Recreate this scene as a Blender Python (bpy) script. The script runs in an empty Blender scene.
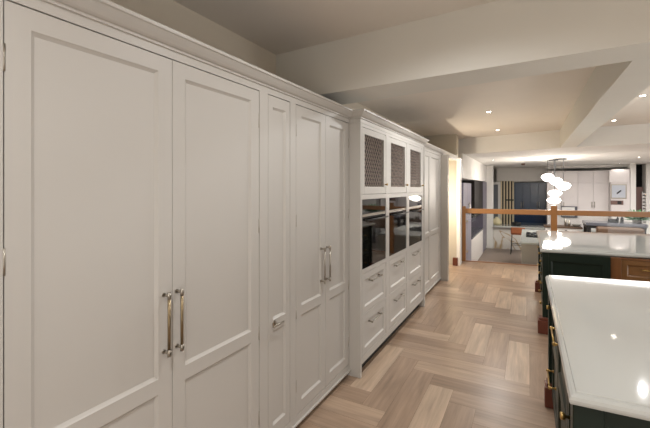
import bpy, bmesh, math, random
from mathutils import Vector, Matrix
random.seed(7)
scene = bpy.context.scene
COL = scene.collection

# ------------------------------------------------------------------ camera
EYE = 1.6
FPX = 372.0
YAW = math.atan2(203.0, FPX)
cam_data = bpy.data.cameras.new('camera')
cam = bpy.data.objects.new('camera', cam_data)
COL.objects.link(cam)
cam.location = (0, 0, EYE)
cam.rotation_euler = (math.pi / 2, 0, YAW)
cam_data.sensor_width = 36.0
cam_data.lens = FPX / 650.0 * 36.0
cam_data.shift_y = -26.0 / 650.0
cam_data.clip_start = 0.02
scene.camera = cam

# ------------------------------------------------------------------ world, view, large lights
world = bpy.data.worlds.new('world')
scene.world = world
world.use_nodes = True
bgn = world.node_tree.nodes['Background']
bgn.inputs[0].default_value = (1.0, 0.93, 0.85, 1)
bgn.inputs[1].default_value = 0.05
vs = scene.view_settings
vs.view_transform = 'Standard'
vs.look = 'None'
vs.gamma = 1.0
vs.use_curve_mapping = False
vs.exposure = 0.17

SPOT_W = 34.0
NEAR_W = 50.0
FAR_SPOT_W = 36.0
PENDANT_W = 40.0
ALCOVE_W = 36.0


def area_light(name, loc, target, size, sizey, power, color):
    ld = bpy.data.lights.new(name, 'AREA')
    ld.shape = 'RECTANGLE'
    ld.size = size
    ld.size_y = sizey
    ld.energy = power
    ld.color = color
    o = bpy.data.objects.new(name, ld)
    COL.objects.link(o)
    o.location = loc
    d = Vector(target) - Vector(loc)
    o.rotation_euler = d.to_track_quat('-Z', 'Y').to_euler()
    return o


# added fill, standing in for the unseen showroom behind and right of the camera
area_light('showroom_light', (1.3, -1.3, 0.2), (1.25, -1.0, 2.7), 3.2, 1.6, 34, (1.0, 0.99, 0.97))
area_light('showroom_light_front', (1.6, -2.3, 1.1), (-0.4, 4.0, 0.9), 3.4, 1.4, 15, (1.0, 0.99, 0.98))
area_light('showroom_light_side', (3.6, 5.0, 0.5), (0.6, 5.5, 2.7), 3.0, 1.2, 44, (1.0, 0.99, 0.97))
area_light('far_room_light', (3.0, 11.6, 2.34), (3.0, 11.6, 0.0), 5.0, 3.0, 180, (1.0, 0.97, 0.96))  # added fill for the far room, not a fixture

# ------------------------------------------------------------------ helpers
ORIG = {}
T = {}


def lin(r, g, b):
    def f(c):
        c /= 255.0
        return c / 12.92 if c <= 0.04045 else ((c + 0.055) / 1.055) ** 2.4
    return (f(r), f(g), f(b), 1)


def mat(name, color, rough=0.5, metal=0.0, spec=0.5, noise=0.0, nscale=8.0, bump=0.0, stretch=(1, 1, 1), coat=0.0, emit=None, estr=0.0):
    m = bpy.data.materials.new(name)
    m.use_nodes = True
    nt = m.node_tree
    p = nt.nodes['Principled BSDF']
    p.inputs['Base Color'].default_value = color
    p.inputs['Roughness'].default_value = rough
    p.inputs['Metallic'].default_value = metal
    p.inputs['Specular IOR Level'].default_value = spec
    p.inputs['Coat Weight'].default_value = coat
    if emit:
        p.inputs['Emission Color'].default_value = emit
        p.inputs['Emission Strength'].default_value = estr
    if noise > 0 or bump > 0:
        tc = nt.nodes.new('ShaderNodeTexCoord')
        mp = nt.nodes.new('ShaderNodeMapping')
        mp.inputs['Scale'].default_value = stretch
        nz = nt.nodes.new('ShaderNodeTexNoise')
        nz.inputs['Scale'].default_value = nscale
        nz.inputs['Detail'].default_value = 5
        nt.links.new(tc.outputs['Object'], mp.inputs[0])
        nt.links.new(mp.outputs[0], nz.inputs['Vector'])
        if noise > 0:
            mx = nt.nodes.new('ShaderNodeMix')
            mx.data_type = 'RGBA'
            a = tuple(max(0, c * (1 - noise)) for c in color[:3]) + (1,)
            b = tuple(min(1, c * (1 + noise)) for c in color[:3]) + (1,)
            mx.inputs[6].default_value = a
            mx.inputs[7].default_value = b
            nt.links.new(nz.outputs['Fac'], mx.inputs[0])
            nt.links.new(mx.outputs[2], p.inputs['Base Color'])
        if bump > 0:
            bp = nt.nodes.new('ShaderNodeBump')
            bp.inputs['Strength'].default_value = bump
            bp.inputs['Distance'].default_value = 0.01
            nt.links.new(nz.outputs['Fac'], bp.inputs['Height'])
            nt.links.new(bp.outputs[0], p.inputs['Normal'])
    return m


class MB:
    """collects shapes in world coordinates and links them as ONE mesh object"""

    def __init__(self):
        self.bm = bmesh.new()

    def face(self, pts):
        vv = [self.bm.verts.new(p) for p in pts]
        return self.bm.faces.new(vv)

    def box(self, x0, x1, y0, y1, z0, z1):
        return self.hexa([(x0, y0), (x1, y0), (x1, y1), (x0, y1)], z0, z1)

    def hexa(self, poly, z0, z1):
        n = len(poly)
        b = [self.bm.verts.new((p[0], p[1], z0)) for p in poly]
        t = [self.bm.verts.new((p[0], p[1], z1)) for p in poly]
        self.bm.faces.new(b[::-1])
        self.bm.faces.new(t)
        for i in range(n):
            j = (i + 1) % n
            self.bm.faces.new((b[i], b[j], t[j], t[i]))
        return self

    def tube(self, p0, p1, r, n=12, r1=None):
        p0, p1 = Vector(p0), Vector(p1)
        r1 = r if r1 is None else r1
        d = (p1 - p0).normalized()
        a = d.orthogonal().normalized()
        b = d.cross(a)
        A = [self.bm.verts.new(p0 + r * (a * math.cos(2 * math.pi * i / n) + b * math.sin(2 * math.pi * i / n))) for i in range(n)]
        B = [self.bm.verts.new(p1 + r1 * (a * math.cos(2 * math.pi * i / n) + b * math.sin(2 * math.pi * i / n))) for i in range(n)]
        self.bm.faces.new(A[::-1])
        self.bm.faces.new(B)
        for i in range(n):
            j = (i + 1) % n
            f = self.bm.faces.new((A[i], A[j], B[j], B[i]))
            f.smooth = True
        return self

    def lathe(self, c, prof, n=20, axis='z'):
        """prof: list of (radius, height) from c along axis"""
        c = Vector(c)
        ax = {'z': (Vector((1, 0, 0)), Vector((0, 1, 0)), Vector((0, 0, 1))),
              'x': (Vector((0, 1, 0)), Vector((0, 0, 1)), Vector((1, 0, 0))),
              '-x': (Vector((0, 1, 0)), Vector((0, 0, 1)), Vector((-1, 0, 0)))}[axis]
        rings = []
        for r, h in prof:
            if r < 1e-5:
                rings.append([self.bm.verts.new(c + ax[2] * h)])
            else:
                rings.append([self.bm.verts.new(c + ax[2] * h + r * (ax[0] * math.cos(2 * math.pi * i / n) + ax[1] * math.sin(2 * math.pi * i / n))) for i in range(n)])
        for A, B in zip(rings, rings[1:]):
            for i in range(n):
                j = (i + 1) % n
                if len(A) == 1 and len(B) == 1:
                    continue
                if len(A) == 1:
                    f = self.bm.faces.new((A[0], B[j], B[i]))
                elif len(B) == 1:
                    f = self.bm.faces.new((A[i], A[j], B[0]))
                else:
                    f = self.bm.faces.new((A[i], A[j], B[j], B[i]))
                f.smooth = True
        return self

    def blob(self, c, rx, ry, rz, seg=20, rings=12, fn=None):
        c = Vector(c)
        prev = None
        for k in range(rings + 1):
            th = math.pi * k / rings
            row = []
            for i in range(seg):
                ph = 2 * math.pi * i / seg
                v = Vector((math.sin(th) * math.cos(ph), math.sin(th) * math.sin(ph), math.cos(th)))
                s = fn(v) if fn else 1.0
                row.append(Vector((v.x * rx * s, v.y * ry * s, v.z * rz * s)) + c)
            if k in (0, rings):
                vv = [self.bm.verts.new(row[0])]
            else:
                vv = [self.bm.verts.new(p) for p in row]
            if prev:
                for i in range(seg):
                    j = (i + 1) % seg
                    if len(prev) == 1:
                        f = self.bm.faces.new((prev[0], vv[i], vv[j]))
                    elif len(vv) == 1:
                        f = self.bm.faces.new((prev[i], vv[0], prev[j]))
                    else:
                        f = self.bm.faces.new((prev[i], vv[i], vv[j], prev[j]))
                    f.smooth = True
            prev = vv
        return self

    def panelled(self, M, u0, u1, v0, v1, th, panels, depth=0.011, bev=0.013):
        """slab with recessed, bevel-edged panels.  M maps (u, v, w) -> world, w = 0 is the front, w < 0 into the body"""
        us = sorted({u0, u1} | {p[0] for p in panels} | {p[1] for p in panels})
        vv = sorted({v0, v1} | {p[2] for p in panels} | {p[3] for p in panels})
        for a, b in zip(us, us[1:]):
            for c, d in zip(vv, vv[1:]):
                um, vm = (a + b) / 2, (c + d) / 2
                if any(p[0] < um < p[1] and p[2] < vm < p[3] for p in panels):
                    continue
                self.face([M(a, c, 0), M(b, c, 0), M(b, d, 0), M(a, d, 0)])
        for a, b, c, d in panels:
            o = [(a, c), (b, c), (b, d), (a, d)]
            e = 0.004
            s1 = [(a + e, c + e), (b - e, c + e), (b - e, d - e), (a + e, d - e)]
            i = [(a + bev, c + bev), (b - bev, c + bev), (b - bev, d - bev), (a + bev, d - bev)]
            for k in range(4):
                l = (k + 1) % 4
                self.face([M(*o[k], 0), M(*o[l], 0), M(*s1[l], -0.004), M(*s1[k], -0.004)])
                self.face([M(*s1[k], -0.004), M(*s1[l], -0.004), M(*i[l], -depth), M(*i[k], -depth)])
            self.face([M(*q, -depth) for q in i])
        c4 = [(u0, v0), (u1, v0), (u1, v1), (u0, v1)]
        for k in range(4):
            l = (k + 1) % 4
            self.face([M(*c4[k], 0), M(*c4[l], 0), M(*c4[l], -th), M(*c4[k], -th)])
        self.face([M(*q, -th) for q in c4[::-1]])
        return self

    def sweep(self, path, prof):
        """mitred sweep: path = list of (x, y); outward is to the right-hand side of travel; prof = list of (offset, z)"""
        n = len(path)
        P = [Vector(p) for p in path]
        rows = []
        for i in range(n):
            ds = []
            if i > 0:
                ds.append((P[i] - P[i - 1]).normalized())
            if i < n - 1:
                ds.append((P[i + 1] - P[i]).normalized())
            ns = [Vector((d.y, -d.x)) for d in ds]
            m = ns[0] if len(ns) == 1 else (ns[0] + ns[1]) / (1 + ns[0].dot(ns[1]))
            rows.append([self.bm.verts.new((P[i].x + m.x * o, P[i].y + m.y * o, z)) for o, z in prof])
        k = len(prof)
        for A, B in zip(rows, rows[1:]):
            for i in range(k):
                j = (i + 1) % k
                self.bm.faces.new((A[i], A[j], B[j], B[i]))
        self.bm.faces.new(rows[0])
        self.bm.faces.new(rows[-1][::-1])
        return self

    def build(self, name, material, parent=None, bevel=0.0, loc=None, weld=False):
        if weld:
            bmesh.ops.remove_doubles(self.bm, verts=self.bm.verts, dist=1e-5)
        else:
            bmesh.ops.remove_doubles(self.bm, verts=self.bm.verts, dist=1e-6)
        bmesh.ops.recalc_face_normals(self.bm, faces=self.bm.faces)
        if parent is not None:
            org = ORIG[parent.name]
        else:
            xs = [v.co for v in self.bm.verts]
            org = Vector(loc) if loc else Vector(((min(v.x for v in xs) + max(v.x for v in xs)) / 2,
                                                  (min(v.y for v in xs) + max(v.y for v in xs)) / 2,
                                                  min(v.z for v in xs)))
        for v in self.bm.verts:
            v.co -= org
        me = bpy.data.meshes.new(name)
        self.bm.to_mesh(me)
        self.bm.free()
        me.materials.append(material)
        o = bpy.data.objects.new(name, me)
        COL.objects.link(o)
        if parent is not None:
            o.parent = parent
        else:
            o.location = org
        ORIG[o.name] = org
        if bevel:
            b = o.modifiers.new('bevel', 'BEVEL')
            b.width = bevel
            b.segments = 2
            b.limit_method = 'ANGLE'
            b.angle_limit = math.radians(40)
        return o


def thing(name, label, cat, loc, group=None):
    o = bpy.data.objects.new(name, None)
    o.empty_display_size = 0.1
    COL.objects.link(o)
    o.location = loc
    ORIG[o.name] = Vector(loc)
    o['label'] = label
    o['category'] = cat
    if group:
        o['group'] = group
    return o


def tag(o, label, cat, group=None):
    o['label'] = label
    o['category'] = cat
    if group:
        o['group'] = group
    return o


def struct(o):
    o['kind'] = 'structure'
    return o


def dup(root, loc, label):
    r = root.copy()
    COL.objects.link(r)
    r.location = loc
    r['label'] = label
    for ch in list(root.children):
        c = ch.copy()
        COL.objects.link(c)
        c.parent = r
        for g in list(ch.children):
            d = g.copy()
            COL.objects.link(d)
            d.parent = c
    return r


def MX(x):           # front facing +x : u = y, v = z
    return lambda u, v, w: (x + w, u, v)


def MXn(x):          # front facing -x : u = y, v = z
    return lambda u, v, w: (x - w, u, v)


def MYn(y):          # front facing -y : u = x, v = z
    return lambda u, v, w: (u, y - w, v)


# ------------------------------------------------------------------ materials
def wall_paint(name, c, rough=0.85):
    return mat(name, c, rough, noise=0.03, nscale=3, bump=0.02)


M_CAB = mat('cabinet_paint', lin(192, 188, 182), 0.42, noise=0.02, nscale=3)
M_CARC = mat('carcass_dark', lin(40, 35, 30), 0.8)
M_WALL = wall_paint('wall_paint', lin(222, 214, 200))
M_CEIL = wall_paint('ceiling_paint', lin(230, 222, 212))
M_BEAM = wall_paint('beam_paint', lin(222, 219, 211))
M_WHITE = wall_paint('white_wall_paint', lin(236, 234, 230))
M_LAMPLIT = wall_paint('cream_wall_paint', lin(206, 197, 180))  # wall paint with the doorway lamp's warm cast put into the colour
M_STEEL = mat('brushed_nickel', lin(176, 170, 160), 0.3, metal=1.0, noise=0.05, nscale=40)
M_BRASS = mat('brass', lin(196, 164, 104), 0.3, metal=1.0, noise=0.05, nscale=30)
M_BRONZE = mat('aged_bronze_bar', lin(150, 134, 106), 0.34, metal=1.0, noise=0.08, nscale=30)
M_BLACKGLASS = mat('black_glass', lin(5, 5, 6), 0.03, spec=0.45)
M_BLACK = mat('black_metal', lin(24, 24, 26), 0.4)
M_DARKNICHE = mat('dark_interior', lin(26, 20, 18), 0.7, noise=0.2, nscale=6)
M_MESH = mat('champagne_mesh', lin(176, 160, 150), 0.4, metal=0.6)
M_QUARTZ = mat('quartz', lin(186, 187, 183), 0.04, spec=0.42, noise=0.035, nscale=2.2)
M_GREEN = mat('green_paint', lin(30, 40, 33), 0.4, spec=0.2, noise=0.05, nscale=4)
M_MAHOG = mat('mahogany', lin(104, 54, 38), 0.35, noise=0.25, nscale=10, stretch=(6, 6, 1))
M_RAIL = mat('oak_rail', lin(156, 110, 66), 0.35, noise=0.18, nscale=9, stretch=(1, 8, 8))
M_POST = mat('oak_post', lin(150, 104, 60), 0.35, noise=0.18, nscale=9, stretch=(8, 8, 1))
M_OAK = mat('oak_drawer', lin(126, 89, 52), 0.35, noise=0.28, nscale=7, stretch=(1, 8, 9))
M_OAKV = mat('oak_stile', lin(122, 80, 46), 0.35, noise=0.25, nscale=7, stretch=(9, 9, 1))
M_GREYFLOOR = mat('grey_floor', lin(122, 108, 99), 0.4, noise=0.15, nscale=2.5, stretch=(1, 5, 1))
M_LILAC = mat('lilac_grey_laminate', lin(150, 146, 160), 0.35, noise=0.06, nscale=4)
M_LILACD = mat('slate_violet_laminate', lin(104, 100, 116), 0.35, noise=0.06, nscale=4)
M_DARKTOP = mat('dark_worktop', lin(92, 92, 100), 0.2)
M_NAVY = mat('navy_paint', lin(60, 74, 94), 0.3, noise=0.06, nscale=4)
M_WHCAB = mat('white_cabinet', lin(228, 222, 220), 0.3)
M_GREIGE = mat('greige_panel', lin(168, 160, 150), 0.4, noise=0.03)
M_TAN = mat('tan_leather', lin(150, 86, 52), 0.5, noise=0.1, nscale=12)
M_SLAT = mat('timber_slat', lin(224, 208, 176), 0.5, noise=0.1, nscale=8, stretch=(8, 8, 1))
M_BROWNWOOD = mat('brown_wood', lin(120, 92, 84), 0.5, noise=0.15, nscale=8, stretch=(8, 8, 1))
M_TABLEWOOD = mat('table_wood', lin(88, 66, 50), 0.5, noise=0.2, nscale=8)
M_LEAF = mat('leaf_green', lin(44, 104, 52), 0.5, noise=0.3, nscale=20)
M_POT = mat('grey_pot', lin(120, 116, 110), 0.6)
M_SCREEN = mat('pale_oven_glass', lin(196, 202, 212), 0.12, spec=0.8)
M_LENS = mat('lit_lens', (1, 1, 1, 1), 0.5, emit=(1.0, 0.9, 0.76, 1), estr=26)
M_SHADE = mat('opal_glass', (1, 1, 1, 1), 0.35, emit=(1.0, 0.92, 0.82, 1), estr=5.0)
M_GLOBE = mat('lit_globe', (1, 1, 1, 1), 0.35, emit=(1.0, 0.86, 0.62, 1), estr=6.0)
M_CERAMIC = mat('white_ceramic', lin(230, 228, 224), 0.25)
M_REDBROWN = mat('threshold_wood', lin(150, 110, 80), 0.4, noise=0.15, nscale=10)


def marble_mat():
    m = mat('veined_marble', lin(222, 218, 212), 0.25)
    nt = m.node_tree
    p = nt.nodes['Principled BSDF']
    tc = nt.nodes.new('ShaderNodeTexCoord')
    nz = nt.nodes.new('ShaderNodeTexNoise')
    nz.inputs['Scale'].default_value = 0.9
    nz.inputs['Detail'].default_value = 3
    nz.inputs['Distortion'].default_value = 1.2
    nt.links.new(tc.outputs['Object'], nz.inputs['Vector'])
    cr = nt.nodes.new('ShaderNodeValToRGB')
    e = cr.color_ramp.elements
    e[0].position = 0.47
    e[0].color = lin(222, 218, 212)
    e[1].position = 0.53
    e[1].color = lin(222, 218, 212)
    k = cr.color_ramp.elements.new(0.5)
    k.color = lin(176, 150, 112)
    nt.links.new(nz.outputs['Fac'], cr.inputs[0])
    nt.links.new(cr.outputs[0], p.inputs['Base Color'])
    return m


M_MARBLE = marble_mat()


def floor_mat():
    m = bpy.data.materials.new('oak_herringbone')
    m.use_nodes = True
    nt = m.node_tree
    p = nt.nodes['Principled BSDF']
    p.inputs['Roughness'].default_value = 0.3
    p.inputs['Specular IOR Level'].default_value = 0.48
    at = nt.nodes.new('ShaderNodeAttribute')
    at.attribute_name = 'plank'
    uv = nt.nodes.new('ShaderNodeUVMap')
    uv.uv_map = 'grain'
    sep = nt.nodes.new('ShaderNodeSeparateColor')
    nt.links.new(at.outputs['Color'], sep.inputs[0])
    # grain: noise stretched along the plank
    mp = nt.nodes.new('ShaderNodeMapping')
    mp.inputs['Scale'].default_value = (2.0, 38.0, 1)
    nt.links.new(uv.outputs[0], mp.inputs[0])
    nz = nt.nodes.new('ShaderNodeTexNoise')
    nz.inputs['Scale'].default_value = 1.0
    nz.inputs['Detail'].default_value = 6
    nz.inputs['Roughness'].default_value = 0.65
    nt.links.new(mp.outputs[0], nz.inputs['Vector'])
    mp2 = nt.nodes.new('ShaderNodeMapping')
    mp2.inputs['Scale'].default_value = (1.3, 9.0, 1)
    nt.links.new(uv.outputs[0], mp2.inputs[0])
    nz2 = nt.nodes.new('ShaderNodeTexNoise')
    nz2.inputs['Scale'].default_value = 1.0
    nz2.inputs['Detail'].default_value = 3
    nz2.inputs['Distortion'].default_value = 0.8
    nt.links.new(mp2.outputs[0], nz2.inputs['Vector'])
    cr = nt.nodes.new('ShaderNodeValToRGB')
    e = cr.color_ramp.elements
    e[0].position = 0.0
    e[0].color = lin(156, 131, 110)
    e[1].position = 1.0
    e[1].color = lin(216, 196, 172)
    k = cr.color_ramp.elements.new(0.65)
    k.color = lin(186, 161, 138)
    nt.links.new(sep.outputs[0], cr.inputs[0])
    add = nt.nodes.new('ShaderNodeMath')
    add.operation = 'ADD'
    nt.links.new(nz.outputs['Fac'], add.inputs[0])
    nt.links.new(nz2.outputs['Fac'], add.inputs[1])
    mr = nt.nodes.new('ShaderNodeMapRange')
    mr.inputs['From Min'].default_value = 0.65
    mr.inputs['From Max'].default_value = 1.35
    mr.inputs['To Min'].default_value = 0.66
    mr.inputs['To Max'].default_value = 1.22
    nt.links.new(add.outputs[0], mr.inputs['Value'])
    mx = nt.nodes.new('ShaderNodeMix')
    mx.data_type = 'RGBA'
    mx.blend_type = 'MULTIPLY'
    mx.inputs[0].default_value = 1.0
    nt.links.new(cr.outputs[0], mx.inputs[6])
    nt.links.new(mr.outputs[0], mx.inputs[7])
    nt.links.new(mx.outputs[2], p.inputs['Base Color'])
    bp = nt.nodes.new('ShaderNodeBump')
    bp.inputs['Strength'].default_value = 0.08
    bp.inputs['Distance'].default_value = 0.003
    nt.links.new(nz.outputs['Fac'], bp.inputs['Height'])
    nt.links.new(bp.outputs[0], p.inputs['Normal'])
    return m


M_FLOOR = floor_mat()


def glass_mat():
    m = bpy.data.materials.new('clear_glass')
    m.use_nodes = True
    nt = m.node_tree
    nt.nodes.remove(nt.nodes['Principled BSDF'])
    tr = nt.nodes.new('ShaderNodeBsdfTransparent')
    tr.inputs[0].default_value = (0.96, 0.97, 0.96, 1)
    gl = nt.nodes.new('ShaderNodeBsdfGlossy')
    gl.inputs['Roughness'].default_value = 0.02
    fr = nt.nodes.new('ShaderNodeFresnel')
    fr.inputs[0].default_value = 1.25
    mx = nt.nodes.new('ShaderNodeMixShader')
    nt.links.new(fr.outputs[0], mx.inputs[0])
    nt.links.new(tr.outputs[0], mx.inputs[1])
    nt.links.new(gl.outputs[0], mx.inputs[2])
    nt.links.new(mx.outputs[0], nt.nodes['Material Output'].inputs[0])
    return m


M_GLASS = glass_mat()

# ------------------------------------------------------------------ setting
XL, XR, YB, YS, YF = -1.97, 5.2, -2.6, 8.68, 17.2
ZS = -0.5                     # level of the sunken area beyond the balustrade
ZN, ZR, ZBM = 2.786, 2.72, 2.37


def EY(x):
    # the edge of the upper floor runs slightly askew
    return 8.785 + 0.137 * x


def build_floor():
    W, L = 0.187, 0.905
    g = 0.0007
    bm = bmesh.new()
    uvl = bm.loops.layers.uv.new('grain')
    cl = bm.loops.layers.color.new('plank')
    rnd = random.Random(11)
    px, py = -0.705, 2.17       # right edge / near end of one plank seen in the photograph

    edge_y = EY
    PALE = ((-0.63, 2.7), (-0.08, 3.8), (-0.48, 4.26), (-1.2, 3.3), (-0.05, 5.6), (-0.35, 6.1))   # the pale boards seen in the photograph

    def plank(x0, x1, y0, y1, along_y):
        x0, x1 = max(x0 + g, XL), min(x1 - g, XR)
        y0, y1 = max(y0 + g, YB), y1 - g
        if x1 - x0 < 0.005 or y1 - y0 < 0.005 or y0 > edge_y(x0) - 0.01:
            return
        vv = [bm.verts.new(p) for p in ((x0, y0, 0), (x1, y0, 0), (x1, min(y1, edge_y(x1)), 0), (x0, min(y1, edge_y(x0)), 0))]
        f = bm.faces.new(vv)
        v = rnd.random() * 0.8
        if along_y and any(x0 < a_ < x1 and y0 < b_ < y1 for a_, b_ in PALE):
            v = 0.86
        ou, ov = rnd.uniform(0, 50), rnd.uniform(0, 50)
        for lp in f.loops:
            c = lp.vert.co
            lp[cl] = (v, 0, 0, 1)
            lp[uvl].uv = (c.y + ou, c.x + ov) if along_y else (c.x + ou, c.y + ov)

    for a in range(-70, 70):
        for b in range(-16, 17):
            ox, oy = a * W + b * L, a * W - b * L
            # mirrored in x : x -> px - x
            hx0, hx1, hy0 = ox, ox + L, oy
            plank(px - hx1, px - hx0, py + hy0, py + hy0 + W, False)
            plank(px - ox, px - ox + W, py + oy, py + oy + L, True)
    me = bpy.data.meshes.new('floor')
    bm.to_mesh(me)
    bm.free()
    # joint layer just under the boards
    me.materials.append(M_FLOOR)
    o = bpy.data.objects.new('floor', me)
    COL.objects.link(o)
    struct(o)
    s = MB().hexa([(XL - 0.1, YB - 0.1), (XR + 0.1, YB - 0.1), (XR + 0.1, EY(XR + 0.1)), (XL - 0.1, EY(XL - 0.1))], -0.12, -0.0015).build('floor_slab', mat('joint_dark', lin(92, 72, 56), 0.7))
    struct(s)


build_floor()
struct(MB().box(XL - 0.1, 7.6, 8.4, YF + 0.1, ZS - 0.1, ZS).build('floor_sunken', M_GREYFLOOR))
struct(MB().box(XL - 0.1, XL, YB - 0.1, YF + 0.1, -0.6, 2.85).build('wall_left', M_WALL))
struct(MB().box(XL, XR, YB - 0.1, YB, -0.1, 2.85).build('wall_back', M_WALL))
struct(MB().box(XR, XR + 0.1, YB - 0.1, 9.4, -0.6, 2.85).build('wall_right', M_WALL))
struct(MB().box(7.5, 7.6, 9.4, YF, -0.6, 2.85).build('wall_right_far', M_WHITE))
struct(MB().box(XR, 7.5, 9.4, 9.5, -0.6, 2.85).build('wall_return', M_WHITE))
struct(MB().box(XL, 7.5, YF, YF + 0.1, -0.6, 2.85).build('wall_far', M_WHITE))
# unseen dark panes added so the oven glass reflects darker, with a blue-lit display
for _k in range(3):
    struct(MB().box(XR - 0.03, XR, 2.6 + _k * 2.0, 4.5 + _k * 2.0, 0.06, 2.3).build('window_%d' % (_k + 2), mat('night_pane_%d' % _k, lin(26, 26, 32), 0.08)))
struct(MB().box(XR - 0.05, XR - 0.031, 6.2, 6.9, 1.55, 1.95).build('window_display', mat('blue_screen', lin(20, 60, 90), 0.3, emit=(0.12, 0.55, 0.8, 1), estr=1.6)))
# ceilings
struct(MB().box(XL, XR, YB, 2.9, ZN, ZN + 0.1).build('ceiling', M_CEIL))
struct(MB().hexa([(XL, 2.9), (XR, 2.9), (XR, 9.4), (XL, 9.4)], ZR, ZR + 0.1).build('ceiling_recess', M_CEIL))
# cross beam over the room, long beam between the two recesses, deep soffit over the balustrade
B1 = [(XL, 2.70), (-1.2, 2.655), (0.6, 2.535), (XR, 2.30), (XR, 2.62), (0.6, 2.86), (-1.2, 3.06), (XL, 3.14)]
struct(MB().hexa(B1, ZBM, 2.83).build('beam_cross', M_BEAM))
struct(MB().hexa([(0.555, 2.858), (0.80, 2.845), (0.80, 8.40), (0.54, 8.44)], ZBM, ZR + 0.02).build('beam_long', M_BEAM))
B3 = [(XL, 9.05), (-1.2, 8.92), (0.55, 8.42), (XR, 8.15), (7.5, 8.1), (7.5, YF), (XL, YF)]
struct(MB().hexa(B3, ZBM, 2.83).build('ceiling_far', M_WHITE))
# wall end beyond the doorway and the lintel above the doorway
struct(MB().box(XL, -1.30, 8.08, 8.3, 0, 2.95).build('wall_end', M_LAMPLIT))
struct(MB().box(-1.299, -1.235, 8.07, 8.3, 0, 2.22).build('trim_1', M_WHITE))
struct(MB().box(-1.93, -1.21, 6.605, 6.71, 0.0, 2.17).build('trim_2', M_GREIGE))  # post greyer than the cabinets: its shade is put into the colour
struct(MB().box(-1.40, -1.30, 6.71, 8.08, 2.165, 2.245).build('trim_3', M_CAB))
struct(MB().box(-1.96, -1.32, 6.72, 8.07, 2.2, 2.28).build('ceiling_alcove', M_LAMPLIT))
struct(MB().box(XL + 0.001, XL + 0.02, 6.72, 8.07, 0.0, 2.3).build('wall_alcove', M_LAMPLIT))
# stair nosing on the edge of the upper floor
struct(MB().hexa([(XL + 0.02, EY(XL) - 0.03), (5.15, EY(5.15) - 0.03), (5.15, EY(5.15) + 0.03), (XL + 0.02, EY(XL) + 0.03)], -0.02, 0.016).build('trim_4', M_REDBROWN, bevel=0.004))
struct(MB().hexa([(XL, EY(XL) - 0.02), (7.5, EY(7.5) - 0.02), (7.5, EY(7.5) + 0.02), (XL, EY(XL) + 0.02)], ZS, -0.021).build('wall_step', M_WHITE))

# ------------------------------------------------------------------ tall shaker cabinets on the left
XA = -1.335
CORN = [(0, 2.186), (0.008, 2.188), (0.008, 2.198), (0.016, 2.200), (0.024, 2.206), (0.036, 2.219), (0.046, 2.232), (0.048, 2.236), (0.056, 2.238), (0.056, 2.252), (-0.02, 2.252), (-0.02, 2.186)]


def bar_handle_v(parent, x, y, z0, z1, material, name='handle'):
    m = MB()
    xo = x + 0.034
    m.tube((xo, y, z0 + 0.028), (xo, y, z1 - 0.028), 0.0062)
    o = m.build(name, material, parent)
    for z in (z0 + 0.014, z1 - 0.014):
        m = MB()
        m.tube((x - 0.002, y, z), (xo + 0.008, y, z), 0.0055)
        m.tube((x - 0.002, y, z), (x + 0.004, y, z), 0.009)
        m.tube((xo, y, z - 0.014), (xo, y, z + 0.014), 0.0078)
        m.build('handle_post', M_STEEL, parent)
    return o


def bar_handle_h(parent, x, y0, y1, z, material, out=1, r=0.006, name='handle'):
    m = MB()
    xo = x + 0.034 * out
    m.tube((xo, y0, z), (xo, y1, z), r)
    for y in (y0 + 0.015, y1 - 0.015):
        m.tube((x - 0.002 * out, y, z), (xo + 0.009 * out, y, z), r)
        m.tube((x - 0.002 * out, y, z), (x + 0.004 * out, y, z), r * 1.8)
        m.tube((xo, y - 0.013, z), (xo, y + 0.013, z), r * 1.4)
    return m.build(name, material, parent)


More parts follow.
